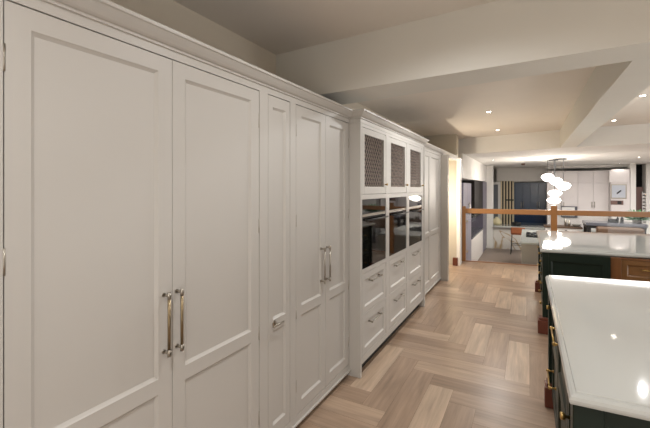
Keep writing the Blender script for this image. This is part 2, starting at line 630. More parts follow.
def tall_cabinet(name, label, y0, y1, doors, x=XA, handles=(), hinge_sides=(), corn=True, ztop=2.147, rail=(0.749, 0.812), zpt=2.083):
    t = thing(name, label, 'cabinet', ((x - 0.3), (y0 + y1) / 2, 0))
    MB().box(XL + 0.005, x - 0.055, y0, y1, 0.0, 2.24).build('carcass', M_CARC, t)
    fr = MB()
    yy = [y0]
    for a, b in doors:
        yy += [a, b]
    yy.append(y1)
    z0, z1 = 0.105, ztop
    fr.box(x - 0.055, x, y0, y1, 0.045, z0 - 0.003)
    fr.box(x - 0.055, x, y0, y1, z1 + 0.005, 2.19)
    for i in range(0, len(yy), 2):
        a, b = yy[i], yy[i + 1]
        a2 = a + (0.004 if i else 0)
        b2 = b - (0.004 if i + 1 < len(yy) - 1 else 0)
        if b2 - a2 > 0.004:
            fr.box(x - 0.055, x, a2, b2, z0 - 0.003, z1 + 0.005)
    fr.build('face_frame', M_CAB, t)
    MB().box(x - 0.06, x + 0.010, y0, y1, 0.042, 0.058).build('base_bead', M_CAB, t, bevel=0.004)
    MB().box(x - 0.058, x - 0.045, y0, y1, 0.0, 0.045).build('plinth', M_CARC, t)
    for i, (a, b) in enumerate(doors):
        st = 0.066 if b - a > 0.3 else 0.045
        pn = [(a + st, b - st, rail[1], zpt), (a + st, b - st, z0 + 0.075, rail[0])]
        d = MB().panelled(MX(x - 0.001), a, b, z0, z1, 0.022, pn).build('door', M_CAB, t)
        if i < len(handles) and handles[i]:
            h = handles[i]
            if h[0] == 'v':
                bar_handle_v(d, x - 0.001, h[1], 0.903, 1.168, h[2])
            else:
                m = MB()
                yk, zk = h[1], 0.79
                m.tube((x - 0.002, yk, zk), (x + 0.004, yk, zk), 0.017)
                m.tube((x, yk, zk), (x + 0.036, yk, zk), 0.006)
                m.tube((x + 0.034, yk - 0.052, zk), (x + 0.034, yk + 0.052, zk), 0.0062)
                m.build('handle', M_STEEL, d)
        if i < len(hinge_sides):
            yh = a - 0.001 if hinge_sides[i] == 'l' else b + 0.001
            for zz in (0.30, 0.78, 1.385, 1.98):
                MB().tube((x - 0.001, yh, zz - 0.04), (x - 0.001, yh, zz + 0.04), 0.0035, 8).build('hinge', M_STEEL, d)
    return t


tall_cabinet('tall_cabinet', 'large off-white tall cabinet nearest the camera, with two very wide doors', 0.435, 1.715,
             [(0.503, 1.0825), (1.0855, 1.668)], handles=[('v', 1.041, M_BRONZE), ('v', 1.106, M_BRONZE)], hinge_sides='lr')
tall_cabinet('tall_cabinet', 'off-white tall cabinet with a single narrow door and a short T-bar handle', 1.715, 2.025,
             [(1.754, 1.978)], handles=[('t', 1.81, M_STEEL)])
tall_cabinet('tall_cabinet', 'off-white tall cabinet with two medium doors, between the narrow cabinet and the oven housing', 2.025, 2.885,
             [(2.052, 2.4545), (2.4575, 2.862)], handles=[('v', 2.385, M_STEEL), ('v', 2.467, M_STEEL)], hinge_sides='lr')

# ------------------------------------------------------------------ oven housing
XB = -1.235
XC_ = -1.322
HY0, HY1 = 2.885, 5.07
COLS = [(2.925, 3.525), (3.625, 4.235), (4.345, 4.955)]
oh = thing('oven_housing', 'off-white projecting oven housing with mesh-fronted doors above and six drawers below', 'cabinet', (XB - 0.35, (HY0 + HY1) / 2, 0))
c = MB()
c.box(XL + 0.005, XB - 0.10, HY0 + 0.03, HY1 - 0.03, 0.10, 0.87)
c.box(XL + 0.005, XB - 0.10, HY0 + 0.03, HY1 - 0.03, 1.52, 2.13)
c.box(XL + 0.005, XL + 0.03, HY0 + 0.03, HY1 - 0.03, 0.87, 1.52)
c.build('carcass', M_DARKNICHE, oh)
MB().box(XL + 0.005, XB, HY0, HY0 + 0.03, 0.0, 2.15).build('side_panel', M_CAB, oh, bevel=0.002)
MB().box(XL + 0.005, XB + 0.012, HY1 - 0.035, HY1, 0.0, 2.15).build('side_panel', M_CAB, oh, bevel=0.002)
f = MB()
ya, yb = HY0 + 0.03, HY1 - 0.035
f.box(XB - 0.05, XB, ya, yb, 0.105, 0.162)
f.box(XB - 0.05, XB, ya, yb, 0.501, 0.516)
f.box(XB - 0.05, XB, ya, yb, 0.868, 0.903)
f.box(XB - 0.05, XB, ya, yb, 1.502, 1.543)
f.box(XB - 0.02, XB, HY0, HY1, 2.152, 2.185)
f.box(XB - 0.05, XB, ya, yb, 2.122, 2.15)
st = [ya] + [v for ab in COLS for v in ab] + [yb]
for i in range(0, len(st), 2):
    for zz0, zz1 in ((0.162, 0.501), (0.516, 0.868), (0.903, 1.502), (1.543, 2.122)):
        f.box(XB - 0.05, XB, st[i] + (0.0025 if i else 0), st[i + 1] - (0.0025 if i + 2 < len(st) else 0), zz0, zz1)
f.build('face_frame', M_CAB, oh)
MB().box(XB - 0.075, XB - 0.06, ya, yb, 0.0, 0.105).build('plinth', M_CARC, oh)
MB().box(XL + 0.005, XB - 0.021, HY0 + 0.001, HY1 - 0.001, 2.152, 2.24).build('top_panel', M_CAB, oh)


def lattice(y0, y1, z0, z1, x):
    m = MB()
    cw, chh, wd = 0.046, 0.070, 0.0023
    sl = chh / cw
    for sgn in (1, -1):
        k = -40
        while k < 60:
            # line z = z0 + sgn*sl*(y - y0) + k*chh
            pts = []
            for y in (y0, y1):
                pts.append((y, z0 + sgn * sl * (y - y0) + k * chh))
            (ya_, za_), (yb_, zb_) = pts
            # clip in z
            lo, hi = 0.0, 1.0
            dz = zb_ - za_
            t0, t1 = sorted(((z0 - za_) / dz, (z1 - za_) / dz))
            lo, hi = max(lo, t0), min(hi, t1)
            if hi - lo > 0.01:
                P = Vector((x + 0.001 * sgn, ya_ + lo * (yb_ - ya_), za_ + lo * dz))
                Q = Vector((x + 0.001 * sgn, ya_ + hi * (yb_ - ya_), za_ + hi * dz))
                d = (Q - P).normalized()
                nrm = Vector((0, -d.z, d.y)) * wd
                th = Vector((0.0015, 0, 0))
                a = [m.bm.verts.new(v) for v in (P - nrm + th, Q - nrm + th, Q + nrm + th, P + nrm + th)]
                b = [m.bm.verts.new(v) for v in (P - nrm - th, Q - nrm - th, Q + nrm - th, P + nrm - th)]
                m.bm.faces.new(a)
                m.bm.faces.new(b[::-1])
                for i in range(4):
                    j = (i + 1) % 4
                    m.bm.faces.new((a[i], b[i], b[j], a[j]))
            k += 1
    return m


for ci, (a, b) in enumerate(COLS):
    # mesh-fronted door
    z0, z1 = 1.546, 2.119
    s = 0.055
    d = MB()
    xf = XB - 0.001
    d.box(xf - 0.022, xf, a, a + s, z0, z1).box(xf - 0.022, xf, b - s, b, z0, z1)
    d.box(xf - 0.022, xf, a + s, b - s, z0, z0 + 0.066).box(xf - 0.022, xf, a + s, b - s, z1 - s, z1)
    door = d.build('mesh_door', M_CAB, oh, bevel=0.003)
    lattice(a + s - 0.003, b - s + 0.003, z0 + 0.063, z1 - s + 0.003, xf - 0.013).build('wire_mesh', M_MESH, door)
    yk = b - 0.026
    MB().lathe((xf, yk, 1.635), [(0.0, 0), (0.007, 0), (0.005, 0.012), (0.012, 0.02), (0.011, 0.028), (0, 0.03)], 12, 'x').build('knob', M_BRASS, door)
    # two drawers
    for zz0, zz1 in ((0.165, 0.498), (0.519, 0.865)):
        dr = MB().panelled(MX(xf), a + 0.003, b - 0.003, zz0, zz1, 0.022, [(a + 0.058, b - 0.058, zz0 + 0.055, zz1 - 0.055)]).build('drawer', M_CAB, oh)
        ym = (a + b) / 2
        bar_handle_h(dr, xf - 0.011, ym - 0.135, ym + 0.135, zz1 - 0.085, M_STEEL)

OV_LABEL = ['black glass built-in oven nearest the camera, first of three in the off-white housing',
            'black glass built-in oven in the middle of the three in the off-white housing',
            'black glass built-in oven farthest from the camera, last of three in the off-white housing']
a, b = COLS[0]
ov = thing('built_in_oven', OV_LABEL[0], 'oven', (XB - 0.25, (a + b) / 2, 0.905), 'built-in ovens in the housing')
MB().box(XB - 0.55, XB - 0.024, a + 0.012, b - 0.012, 0.908, 1.497).build('oven_body', M_BLACK, ov)
dd = MB().box(XB - 0.022, XB - 0.004, a + 0.003, b - 0.003, 0.905, 1.345).build('oven_door', M_BLACKGLASS, ov, bevel=0.0015)
hb = MB()
hb.tube((XB + 0.030, a + 0.03, 1.322), (XB + 0.030, b - 0.03, 1.322), 0.008)
for y in (a + 0.07, b - 0.07):
    hb.tube((XB - 0.006, y, 1.322), (XB + 0.030, y, 1.322), 0.006)
hb.build('door_handle', M_BLACK, dd)
MB().box(XB - 0.022, XB - 0.006, a + 0.003, b - 0.003, 1.350, 1.372).build('trim_strip', M_STEEL, ov)
pn = MB().box(XB - 0.022, XB - 0.004, a + 0.003, b - 0.003, 1.376, 1.499).build('control_panel', M_BLACKGLASS, ov, bevel=0.0015)
for k in (1, 2):
    a2, b2 = COLS[k]
    dup(ov, (XB - 0.25, (a2 + b2) / 2, 0.905), OV_LABEL[k])

# ------------------------------------------------------------------ set-back larder cabinet and doorway
XC = -1.325
tall_cabinet('tall_cabinet', 'off-white set-back larder cabinet between the oven housing and the lit doorway', 5.072, 6.60,
             [(5.13, 5.83), (5.833, 6.54)], x=XC, handles=[None, None], rail=(0.86, 0.925))
MB().sweep([(XA, 0.435), (XA, 2.885), (XB, 2.885), (XB, 5.07), (XC, 5.07), (XC, 8.06)], CORN).build('trim_5', M_CAB)
struct(bpy.data.objects['trim_5'])
tag(MB().box(-1.365, -1.27, 8.0, 8.078, 0, 0.16).build('plinth_block', M_MAHOG, bevel=0.006), 'small red-brown wooden plinth block at the foot of the doorway jamb', 'plinth block')
# globe wall lamp in the doorway
wl = thing('wall_lamp', 'globe wall lamp inside the cream doorway behind the post', 'lamp', (-1.95, 7.4, 1.45))
MB().tube((-1.951, 7.4, 1.45), (-1.93, 7.4, 1.45), 0.05, 20).build('wall_plate', M_BRASS, wl)
MB().tube((-1.935, 7.4, 1.45), (-1.55, 7.4, 1.45), 0.008).tube((-1.55, 7.4, 1.44), (-1.55, 7.4, 1.40), 0.02).build('arm', M_BRASS, wl)
MB().blob((-1.55, 7.4, 1.345), 0.055, 0.055, 0.055).build('globe', M_GLOBE, wl)
pl = bpy.data.lights.new('alcove_bulb', 'POINT')
pl.energy = ALCOVE_W
pl.color = (1.0, 0.87, 0.68)
pl.shadow_soft_size = 0.05
po = bpy.data.objects.new('alcove_bulb', pl)
COL.objects.link(po)
po.parent = wl
po.location = (0.52, 0, -0.105)


# ------------------------------------------------------------------ downlights
def downlight(label, x, y, z, group, power, col=(1.0, 1.0, 0.995), cone=150, blend=0.15):
    t = thing('downlight', label, 'downlight', (x, y, z), group)
    m = MB()
    m.lathe((x, y, z), [(0.030, 0.0), (0.030, -0.004), (0.044, -0.006), (0.046, -0.001), (0.046, 0.0)], 24).build('trim_ring', M_CERAMIC, t)
    MB().lathe((x, y, z), [(0.0, -0.0025), (0.029, -0.0025), (0.029, -0.001), (0, -0.001)], 20).build('lens', M_LENS, t)
    ld = bpy.data.lights.new('bulb', 'SPOT')
    ld.energy = power
    ld.color = col
    ld.spot_size = math.radians(cone)
    ld.spot_blend = blend
    ld.shadow_soft_size = 0.03
    o = bpy.data.objects.new('bulb', ld)
    COL.objects.link(o)
    o.parent = t
    o.location = (0, 0, -0.02)
    return t


G1 = 'downlights in the main room ceiling'
downlight('downlight in the left ceiling recess, nearer of the two lit there', -0.505, 5.95, ZR, G1, SPOT_W)
downlight('downlight in the left ceiling recess, farther of the two lit there', -0.515, 7.9, ZR, G1, SPOT_W * 1.3, cone=130)
downlight('downlight in the right ceiling recess beside the long beam, farther from the camera', 1.25, 7.7, ZR, G1, SPOT_W * 0.7, cone=130)
downlight('downlight in the right ceiling recess at the right edge of the photo', 1.22, 5.8, ZR, G1, SPOT_W)
downlight('downlight hidden behind the near cross beam', -0.505, 4.0, ZR, G1, SPOT_W * 1.6)
downlight('downlight above the near marble-topped island', 1.245, 3.9, ZR, G1, SPOT_W * 0.4)
for (x, y) in ((-0.4, 1.72), (2.3, 1.75), (-0.45, 0.0), (1.3, 0.0), (3.6, 1.0), (-0.45, -1.9), (1.3, -1.9)):
    downlight('downlight in the near ceiling outside the frame', x, y, ZN, 'downlights above the camera', NEAR_W * (0.75 if y > 1.5 else 0.7), cone=160, blend=0.75)

# ------------------------------------------------------------------ near island
def worktop(poly, z1, name, label):
    """slab with a stepped, rounded edge"""
    prof = [(0.0, z1 - 0.040), (0.006, z1 - 0.041), (0.0, 0), ]
    # rings from the bottom to the top: inset, z
    rings = [(0.010, z1 - 0.042), (0.003, z1 - 0.039), (0.0, z1 - 0.032), (0.0, z1 - 0.024), (0.004, z1 - 0.014), (0.012, z1 - 0.008),
             (0.020, z1 - 0.0065), (0.021, z1 - 0.002), (0.024, z1)]
    n = len(poly)
    P = [Vector(p) for p in poly]
    m = MB()
    rows = []
    for ins, z in rings:
        row = []
        for i in range(n):
            d0 = (P[i] - P[i - 1]).normalized()
            d1 = (P[(i + 1) % n] - P[i]).normalized()
            n0, n1 = Vector((-d0.y, d0.x)), Vector((-d1.y, d1.x))
            mm = (n0 + n1) / (1 + n0.dot(n1))
            row.append(m.bm.verts.new((P[i].x + mm.x * ins, P[i].y + mm.y * ins, z)))
        rows.append(row)
    for A, B in zip(rows, rows[1:]):
        for i in range(n):
            j = (i + 1) % n
            m.bm.faces.new((A[i], A[j], B[j], B[i]))
    m.bm.faces.new(rows[0][::-1])
    m.bm.faces.new(rows[-1])
    return tag(m.build(name, M_QUARTZ), label, 'worktop')


ZW = 0.93
worktop([(0.119, 1.455), (1.45, 1.51), (1.45, 3.58), (0.119, 3.365)], ZW, 'worktop', 'glossy white quartz worktop of the near island, cut off by the right edge')


def foot(m, x0, x1, y0, y1):
    m.box(x0, x1, y0, y1, 0.0, 0.145)
    m.box(x0 + 0.012, x1 - 0.012, y0 + 0.012, y1 - 0.012, 0.145, 0.172)
    return m


ni = thing('kitchen_island', 'dark green kitchen island nearest the camera, with brass handles down its left side', 'kitchen island', (0.75, 2.36, 0))
MB().box(0.175, 1.39, 1.52, 3.22, 0.10, 0.887).build('carcass', M_GREEN, ni)
for (x0, x1, y0, y1) in ((0.132, 0.22, 1.495, 1.58), (0.132, 0.22, 3.17, 3.26), (1.33, 1.42, 1.51, 1.60), (1.33, 1.42, 3.17, 3.26)):
    MB().box(x0, x1, y0, y1, 0.172, 0.888).build('corner_post', M_GREEN, ni, bevel=0.004)
    foot(MB(), x0 - 0.025, x1 + 0.01, y0 - 0.02, y1 + 0.02).build('foot', M_MAHOG, ni, bevel=0.006)
MB().panelled(MYn(1.512), 0.222, 1.328, 0.105, 0.885, 0.01, [(0.29, 1.26, 0.18, 0.81)]).build('end_panel', M_GREEN, ni)
fi = MB()
XI = 0.152
fi.box(XI, 0.177, 1.58, 3.17, 0.10, 0.14).box(XI, 0.177, 1.58, 3.17, 0.86, 0.888)
for yv in (1.58, 1.94, 2.565, 3.14):
    fi.box(XI, 0.177, yv, yv + 0.03, 0.14, 0.86)
fi.build('face_frame', M_GREEN, ni)
for (y0, y1, z0, z1, kind) in ((2.598, 3.137, 0.505, 0.857, 'k'), (2.598, 3.137, 0.143, 0.50, 'b'), (1.973, 2.562, 0.505, 0.857, 'b'), (1.973, 2.562, 0.143, 0.50, 'n'),
                               (1.613, 1.937, 0.143, 0.857, 'k')):
    nm = 'door' if y0 < 1.9 else 'drawer'
    dr = MB().panelled(MXn(XI + 0.001), y0, y1, z0, z1, 0.02, [(y0 + 0.045, y1 - 0.045, z0 + 0.035, z1 - 0.035)]).build(nm, M_GREEN, ni)
    if kind == 'b':
        ym = (y0 + y1) / 2 + 0.12 * (z1 > 0.8)
        bar_handle_h(dr, XI + 0.001, ym - 0.14, ym + 0.14, z1 - (0.065 if z1 > 0.8 else 0.16), M_BRASS, out=-1, r=0.0055)
    elif kind == 'k':
        yk = y1 - 0.05 if y0 > 2 else y1 - 0.12
        MB().lathe((XI + 0.001, yk, 0.75 if y0 > 2 else 0.66), [(0, 0), (0.008, 0), (0.006, 0.016), (0.015, 0.022), (0.015, 0.034), (0.012, 0.037), (0, 0.037)], 16, '-x').build('knob', M_BRASS, dr)

# ------------------------------------------------------------------ far island
worktop([(0.118, 4.76), (2.5, 5.0), (2.5, 7.15), (0.118, 6.80)], ZW, 'worktop', 'glossy white quartz worktop of the island behind, reflecting the pendant lamp')
gi = thing('kitchen_island', 'dark green island cabinet behind the near worktop, with a recessed end panel', 'kitchen island', (0.37, 5.7, 0))
MB().box(0.185, 0.748, 4.80, 6.68, 0.10, 0.887).build('carcass', M_GREEN, gi)
MB().panelled(MYn(4.775), 0.155, 0.748, 0.10, 0.886, 0.026, [(0.225, 0.69, 0.19, 0.80)]).build('end_panel', M_GREEN, gi)
for (x0, x1, y0, y1) in ((0.14, 0.20, 4.765, 4.83), (0.14, 0.20, 6.63, 6.69)):
    MB().box(x0, x1, y0, y1, 0.172, 0.887).build('corner_post', M_GREEN, gi, bevel=0.004)
    foot(MB(), x0 - 0.045, x1 + 0.01, y0 - 0.05, y1 + 0.02).build('foot', M_MAHOG, gi, bevel=0.006)
for (y0, y1) in ((4.85, 5.42), (5.45, 6.02), (6.05, 6.62)):
    for (z0, z1) in ((0.60, 0.86), (0.35, 0.59), (0.12, 0.34)):
        dr = MB().panelled(MXn(0.160), y0, y1, z0, z1, 0.024, [(y0 + 0.045, y1 - 0.045, z0 + 0.035, z1 - 0.035)]).build('drawer', M_GREEN, gi)
        MB().lathe((0.160, (y0 + y1) / 2, (z0 + z1) / 2), [(0, 0), (0.008, 0), (0.006, 0.016), (0.015, 0.022), (0.015, 0.034), (0.012, 0.037), (0, 0.037)], 14, '-x').build('knob', M_BRASS, dr)

od = thing('drawer_unit', 'oak drawer unit beside the dark green panel, under the far worktop', 'drawer unit', (1.5, 5.3, 0))
MB().box(0.752, 2.40, 4.862, 6.6, 0.10, 0.882).build('carcass', M_OAK, od)
fo = MB()
fo.box(0.752, 0.84, 4.80, 4.86, 0.0, 0.882)
fo.box(1.42, 1.50, 4.82, 4.86, 0.10, 0.882)
fo.box(0.84, 1.42, 4.82, 4.86, 0.862, 0.882)
fo.box(0.84, 1.42, 4.82, 4.86, 0.62, 0.645)
fo.box(0.84, 1.42, 4.82, 4.86, 0.36, 0.385)
fo.box(0.84, 1.42, 4.82, 4.86, 0.10, 0.13)
fo.box(1.50, 2.40, 4.82, 4.86, 0.10, 0.882)
fo.build('face_frame', M_OAKV, od, bevel=0.003)
for (z0, z1) in ((0.648, 0.859), (0.388, 0.617), (0.133, 0.357)):
    dr = MB().panelled(MYn(4.823), 0.843, 1.417, z0, z1, 0.022, [(0.89, 1.37, z0 + 0.045, z1 - 0.045)]).build('drawer', M_OAK, od)
    m = MB()
    zc = z1 - 0.085
    m.tube((1.0, 4.79, zc), (1.26, 4.79, zc), 0.0065)
    for x in (1.015, 1.245):
        m.tube((x, 4.836, zc), (x, 4.785, zc), 0.006)
    m.build('handle', M_BRASS, dr)

# ------------------------------------------------------------------ balustrade
br = thing('balustrade', 'oak handrail balustrade with clear glass along the floor edge', 'balustrade', (0.5, 8.8, 0))


def along(x0, x1, off0, off1, z0, z1):
    def ry(x):
        return EY(x) - 0.055
    return MB().hexa([(x0, ry(x0) + off0), (x1, ry(x1) + off0), (x1, ry(x1) + off1), (x0, ry(x0) + off1)], z0, z1)


PX = [(-1.255, -1.19, 1.205), (0.405, 0.515, 1.245), (3.2, 3.31, 1.245)]
for x0, x1, zt_ in PX:
    along(x0, x1, -0.04, 0.045, 0.016, zt_).build('post', M_POST, br, bevel=0.005)
for x0, x1 in ((-1.19, 0.405), (0.515, 3.2), (3.31, 5.15)):
    along(x0, x1, -0.035, 0.04, 1.052, 1.155).build('handrail', M_RAIL, br, bevel=0.008)
    along(x0 + 0.02, x1 - 0.02, -0.004, 0.006, 0.05, 1.06).build('glass_panel', M_GLASS, br)
for zc in (0.88, 0.22):
    along(-1.192, -1.14, -0.014, 0.016, zc - 0.02, zc + 0.02).build('glass_clamp', M_STEEL, br, bevel=0.004)


# ------------------------------------------------------------------ sunken area: helpers that turn a sighted direction into a point on a plane
SN, CS = math.sin(YAW), math.cos(YAW)


def aty(px, py, y):
    q = (px - 325.0) / FPX
    r = (q * CS - SN, q * SN + CS, -(py - 188.0) / FPX)
    t = y / r[1]
    return (r[0] * t, y, EYE + r[2] * t)


def ybox(px0, px1, py0, py1, y, depth, m=None):
    """box whose front lies in the plane y and covers the sighted rectangle"""
    m = m or MB()
    a = aty(px0, py1, y)
    b = aty(px1, py0, y)
    return m.box(a[0], b[0], y, y + depth, a[2], b[2])


# left run of the sunken area
XW = -1.265
tf = thing('larder_cabinet', 'tall lilac-grey cabinet just beyond the balustrade post on the left', 'cabinet', (-1.6, 9.5, ZS))
MB().box(-1.95, XW - 0.02, 8.78, 10.07, ZS, 1.72).build('carcass', M_LILACD, tf)
MB().box(XW - 0.02, XW, 8.78, 9.40, ZS + 0.1, 1.715).build('door', M_LILAC, tf, bevel=0.003)
d = MB().box(XW - 0.02, XW, 9.41, 10.07, ZS + 0.1, 1.715).build('door', M_LILAC, tf, bevel=0.003)
MB().tube((XW + 0.035, 9.48, 0.95), (XW + 0.035, 9.48, 1.25), 0.012).tube((XW - 0.01, 9.48, 1.0), (XW + 0.035, 9.48, 1.0), 0.01).tube((XW - 0.01, 9.48, 1.2), (XW + 0.035, 9.48, 1.2), 0.01).build('handle', M_STEEL, d)
bc = thing('base_cabinet', 'low white base cabinet along the left wall of the sunken area', 'cabinet', (-1.6, 11.5, ZS))
MB().box(-1.95, XW - 0.02, 10.10, 12.85, ZS, 0.29).build('carcass', M_LILACD, bc)
for k in range(4):
    MB().box(XW - 0.02, XW, 10.10 + k * 0.6875, 10.10 + k * 0.6875 + 0.684, ZS + 0.02, 0.288).build('door', M_WHCAB, bc, bevel=0.002)
tag(MB().box(-1.95, XW + 0.02, 10.08, 12.86, 0.29, 0.335).build('worktop', M_DARKTOP, bevel=0.004), 'dark grey worktop on the low white base cabinet', 'worktop')
dn = thing('wall_cabinet', 'dark brown-black wall cabinet above the dark grey worktop', 'cabinet', (-1.6, 11.7, 0.8))  # dark block, the wall opening's shade put into its colour
MB().box(-1.95, XW - 0.02, 10.75, 12.84, 0.80, 1.79).build('carcass', M_DARKNICHE, dn)
for k in range(2):
    MB().box(XW - 0.02, XW, 10.75 + k * 1.045, 11.79 + k * 1.045, 0.80, 1.79).build('door', M_DARKNICHE, dn, bevel=0.003)
tc_ = thing('larder_cabinet', 'tall slate-violet cabinet at the far end of the dark worktop', 'cabinet', (-1.6, 13.9, ZS))
MB().box(-1.95, XW - 0.02, 12.88, 14.1, ZS, 1.80).build('carcass', M_LILACD, tc_)
for k in range(2):
    MB().box(XW - 0.02, XW, 12.88 + k * 0.61, 13.487 + k * 0.61, ZS + 0.1, 1.80).build('door', M_LILACD, tc_, bevel=0.003)
struct(MB().box(XL, XW - 0.01, 8.70, 14.15, 1.82, ZBM).build('wall_bulkhead', M_WHITE))
struct(MB().box(XL, -1.07, 14.15, 14.4, ZS, ZBM).build('wall_pier', M_WHITE))

# peninsula with marble back and shelf
pn_ = thing('peninsula', 'white marble-faced peninsula with gold veins in the sunken kitchen', 'kitchen counter', (-0.1, 14.4, ZS))
MB().box(-1.06, 2.2, 14.22, 14.75, ZS, 0.24).build('marble_body', M_MARBLE, pn_)
MB().box(-1.06, 2.25, 14.1, 14.85, 0.24, 0.30).build('counter_top', M_QUARTZ, pn_, bevel=0.005)

# hob island
hi = thing('kitchen_island', 'greige-fronted hob island with white top below the balustrade', 'kitchen island', (0.4, 10.6, ZS))
MB().box(-0.13, 0.95, 9.18, 12.1, ZS, 0.38).build('carcass', M_GREIGE, hi)
MB().box(-0.15, 0.97, 9.15, 12.13, 0.38, 0.42).build('island_top', M_QUARTZ, hi, bevel=0.004)
hb_ = thing('gas_hob', 'black gas hob set in the white top of the hob island', 'hob', (0.2, 10.6, 0.42))
MB().box(-0.04, 0.5, 10.15, 11.05, 0.421, 0.432).build('hob_plate', M_BLACKGLASS, hb_, bevel=0.003)
for (x, y) in ((0.08, 10.35), (0.36, 10.35), (0.08, 10.82), (0.36, 10.82)):
    g = MB()
    g.lathe((x, y, 0.432), [(0, 0), (0.05, 0), (0.05, 0.012), (0.03, 0.018), (0, 0.018)], 16).build('burner', M_BLACK, hb_)
    g = MB()
    for k in range(4):
        an = k * math.pi / 2 + 0.785
        g.tube((x + 0.03 * math.cos(an), y + 0.03 * math.sin(an), 0.465), (x + 0.15 * math.cos(an), y + 0.15 * math.sin(an), 0.465), 0.009, 6)
        g.tube((x + 0.15 * math.cos(an), y + 0.15 * math.sin(an), 0.432), (x + 0.15 * math.cos(an), y + 0.15 * math.sin(an), 0.47), 0.009, 6)
    g.build('pan_support', M_BLACK, hb_)

# bar stool
sx, sy = -0.28, 13.35
bs = thing('bar_stool', 'tan leather bar stool with thin metal legs in front of the marble peninsula', 'stool', (sx, sy, ZS))
MB().box(sx - 0.2, sx + 0.2, sy - 0.19, sy + 0.2, 0.12, 0.19).build('seat', M_TAN, bs, bevel=0.025)
MB().box(sx - 0.2, sx + 0.2, sy - 0.22, sy - 0.17, 0.16, 0.36).build('backrest', M_TAN, bs, bevel=0.02)
for ax, ay in ((-1, -1), (1, -1), (1, 1), (-1, 1)):
    MB().tube((sx + 0.17 * ax, sy + 0.16 * ay, 0.13), (sx + 0.2 * ax, sy + 0.19 * ay, ZS), 0.012).build('leg', M_BLACK, bs)
fr_ = MB()
cn = [(sx - 0.186, sy - 0.176), (sx + 0.186, sy - 0.176), (sx + 0.186, sy + 0.176), (sx - 0.186, sy + 0.176)]
for k in range(4):
    fr_.tube(cn[k] + (-0.2,), cn[(k + 1) % 4] + (-0.2,), 0.009, 8)
fr_.build('footrest', M_BLACK, bs)

# far wall: door frame, slat screen, navy and white cabinets
YK = 15.9
struct(ybox(491.5, 500.5, 182, 227, YK - 0.1, 0.06).build('door_1', M_CERAMIC))
struct(ybox(493.0, 498.0, 184.5, 228, YK - 0.13, 0.03).build('window_1', mat('grey_pane', lin(120, 124, 130), 0.1)))
ss = thing('slat_screen', 'screen of pale vertical timber slats with dark gaps left of the navy cabinets', 'screen', aty(507, 226, YK))
ybox(500.5, 514, 181, 226, YK, 0.05).build('back_board', mat('slat_back', lin(44, 40, 40), 0.6), ss)
for k in range(5):
    ybox(500.6 + k * 2.95, 502.0 + k * 2.95, 181, 226, YK - 0.06, 0.06).build('slat', M_SLAT, ss)
ybox(505, 513.6, 199.4, 200.6, YK - 0.09, 0.03).build('rail', M_BLACK, ss)
nv = thing('navy_cabinet', 'navy blue tall cabinets with pale bar handles on the far wall', 'cabinet', aty(530, 224, YK))
ybox(514.3, 546.5, 182.5, 226, YK + 0.0, 0.6).build('carcass', M_NAVY, nv)
for k in range(4):
    d = ybox(514.4 + k * 8.0, 522.2 + k * 8.0, 182.7, 213.5, YK - 0.025, 0.022).build('door', M_NAVY, nv, bevel=0.004)
    px = (521.2 if k % 2 == 0 else 523.2 + (k - 1) * 8.0) if k < 2 else (537.2 if k == 2 else 539.2)
    p0, p1 = aty(px, 208, YK - 0.05), aty(px, 202, YK - 0.05)
    MB().tube(p0, p1, 0.010, 8).tube(p0, (p0[0], YK - 0.02, p0[2]), 0.008, 6).tube(p1, (p1[0], YK - 0.02, p1[2]), 0.008, 6).build('handle', M_STEEL, d)
ybox(514.4, 546.3, 214.5, 222.0, YK - 0.012, 0.01).build('splashback', mat('navy_gloss', lin(36, 54, 84), 0.1, noise=0.3, nscale=3), nv)

YWC = 15.2
wc = thing('white_cabinet', 'tall white cabinets with paired handles on the far wall behind the pendant', 'cabinet', aty(578, 240, YWC))
a0, a1 = aty(547, 236, YWC), aty(609, 170.3, YWC)
MB().box(a0[0], a1[0], YWC, YWC + 0.6, ZS, a1[2]).build('carcass', M_WHCAB, wc)
for k in range(4):
    p0, p1 = 547.2 + k * 15.4, 562.4 + k * 15.4
    ybox(p0, p1, 170.8, 182.5, YWC - 0.022, 0.02).build('door', M_WHCAB, wc, bevel=0.004)
    q0, q1 = aty(p0, 236, YWC - 0.022), aty(p1, 183, YWC - 0.022)
    d = MB().box(q0[0], q1[0], YWC - 0.022, YWC - 0.002, ZS + 0.08, q1[2]).build('door', M_WHCAB, wc, bevel=0.004)
    px = p1 - 1.2 if k % 2 == 0 else p0 + 1.2
    h0, h1 = aty(px, 207.5, YWC - 0.05), aty(px, 202, YWC - 0.05)
    MB().tube(h0, h1, 0.010, 8).tube(h0, (h0[0], YWC - 0.02, h0[2]), 0.008, 6).tube(h1, (h1[0], YWC - 0.02, h1[2]), 0.008, 6).build('handle', M_STEEL, d)
ow = thing('oven_tower', 'white oven tower cabinet at the right end of the white cabinets', 'cabinet', aty(619, 240, YWC - 0.35))
b0, b1 = aty(608.5, 236, YWC - 0.35), aty(630, 169, YWC - 0.35)
MB().box(max(b0[0], a1[0] + 0.004), b1[0], YWC - 0.35, YWC + 0.6, ZS, b1[2]).build('carcass', M_WHCAB, ow)
ybox(609.2, 629.4, 170.2, 182.5, YWC - 0.372, 0.02).build('door', M_WHCAB, ow, bevel=0.004)
nb = ybox(610.6, 623.4, 200.6, 204.6, YWC - 0.362, 0.01).build('niche', M_BROWNWOOD, ow)
ybox(617.5, 621.5, 201.2, 204.0, YWC - 0.368, 0.004).build('niche_panel', M_BLACK, nb)
wo = thing('wall_oven', 'pale glass-fronted oven built into the white oven tower', 'oven', aty(618.5, 198, YWC - 0.37))
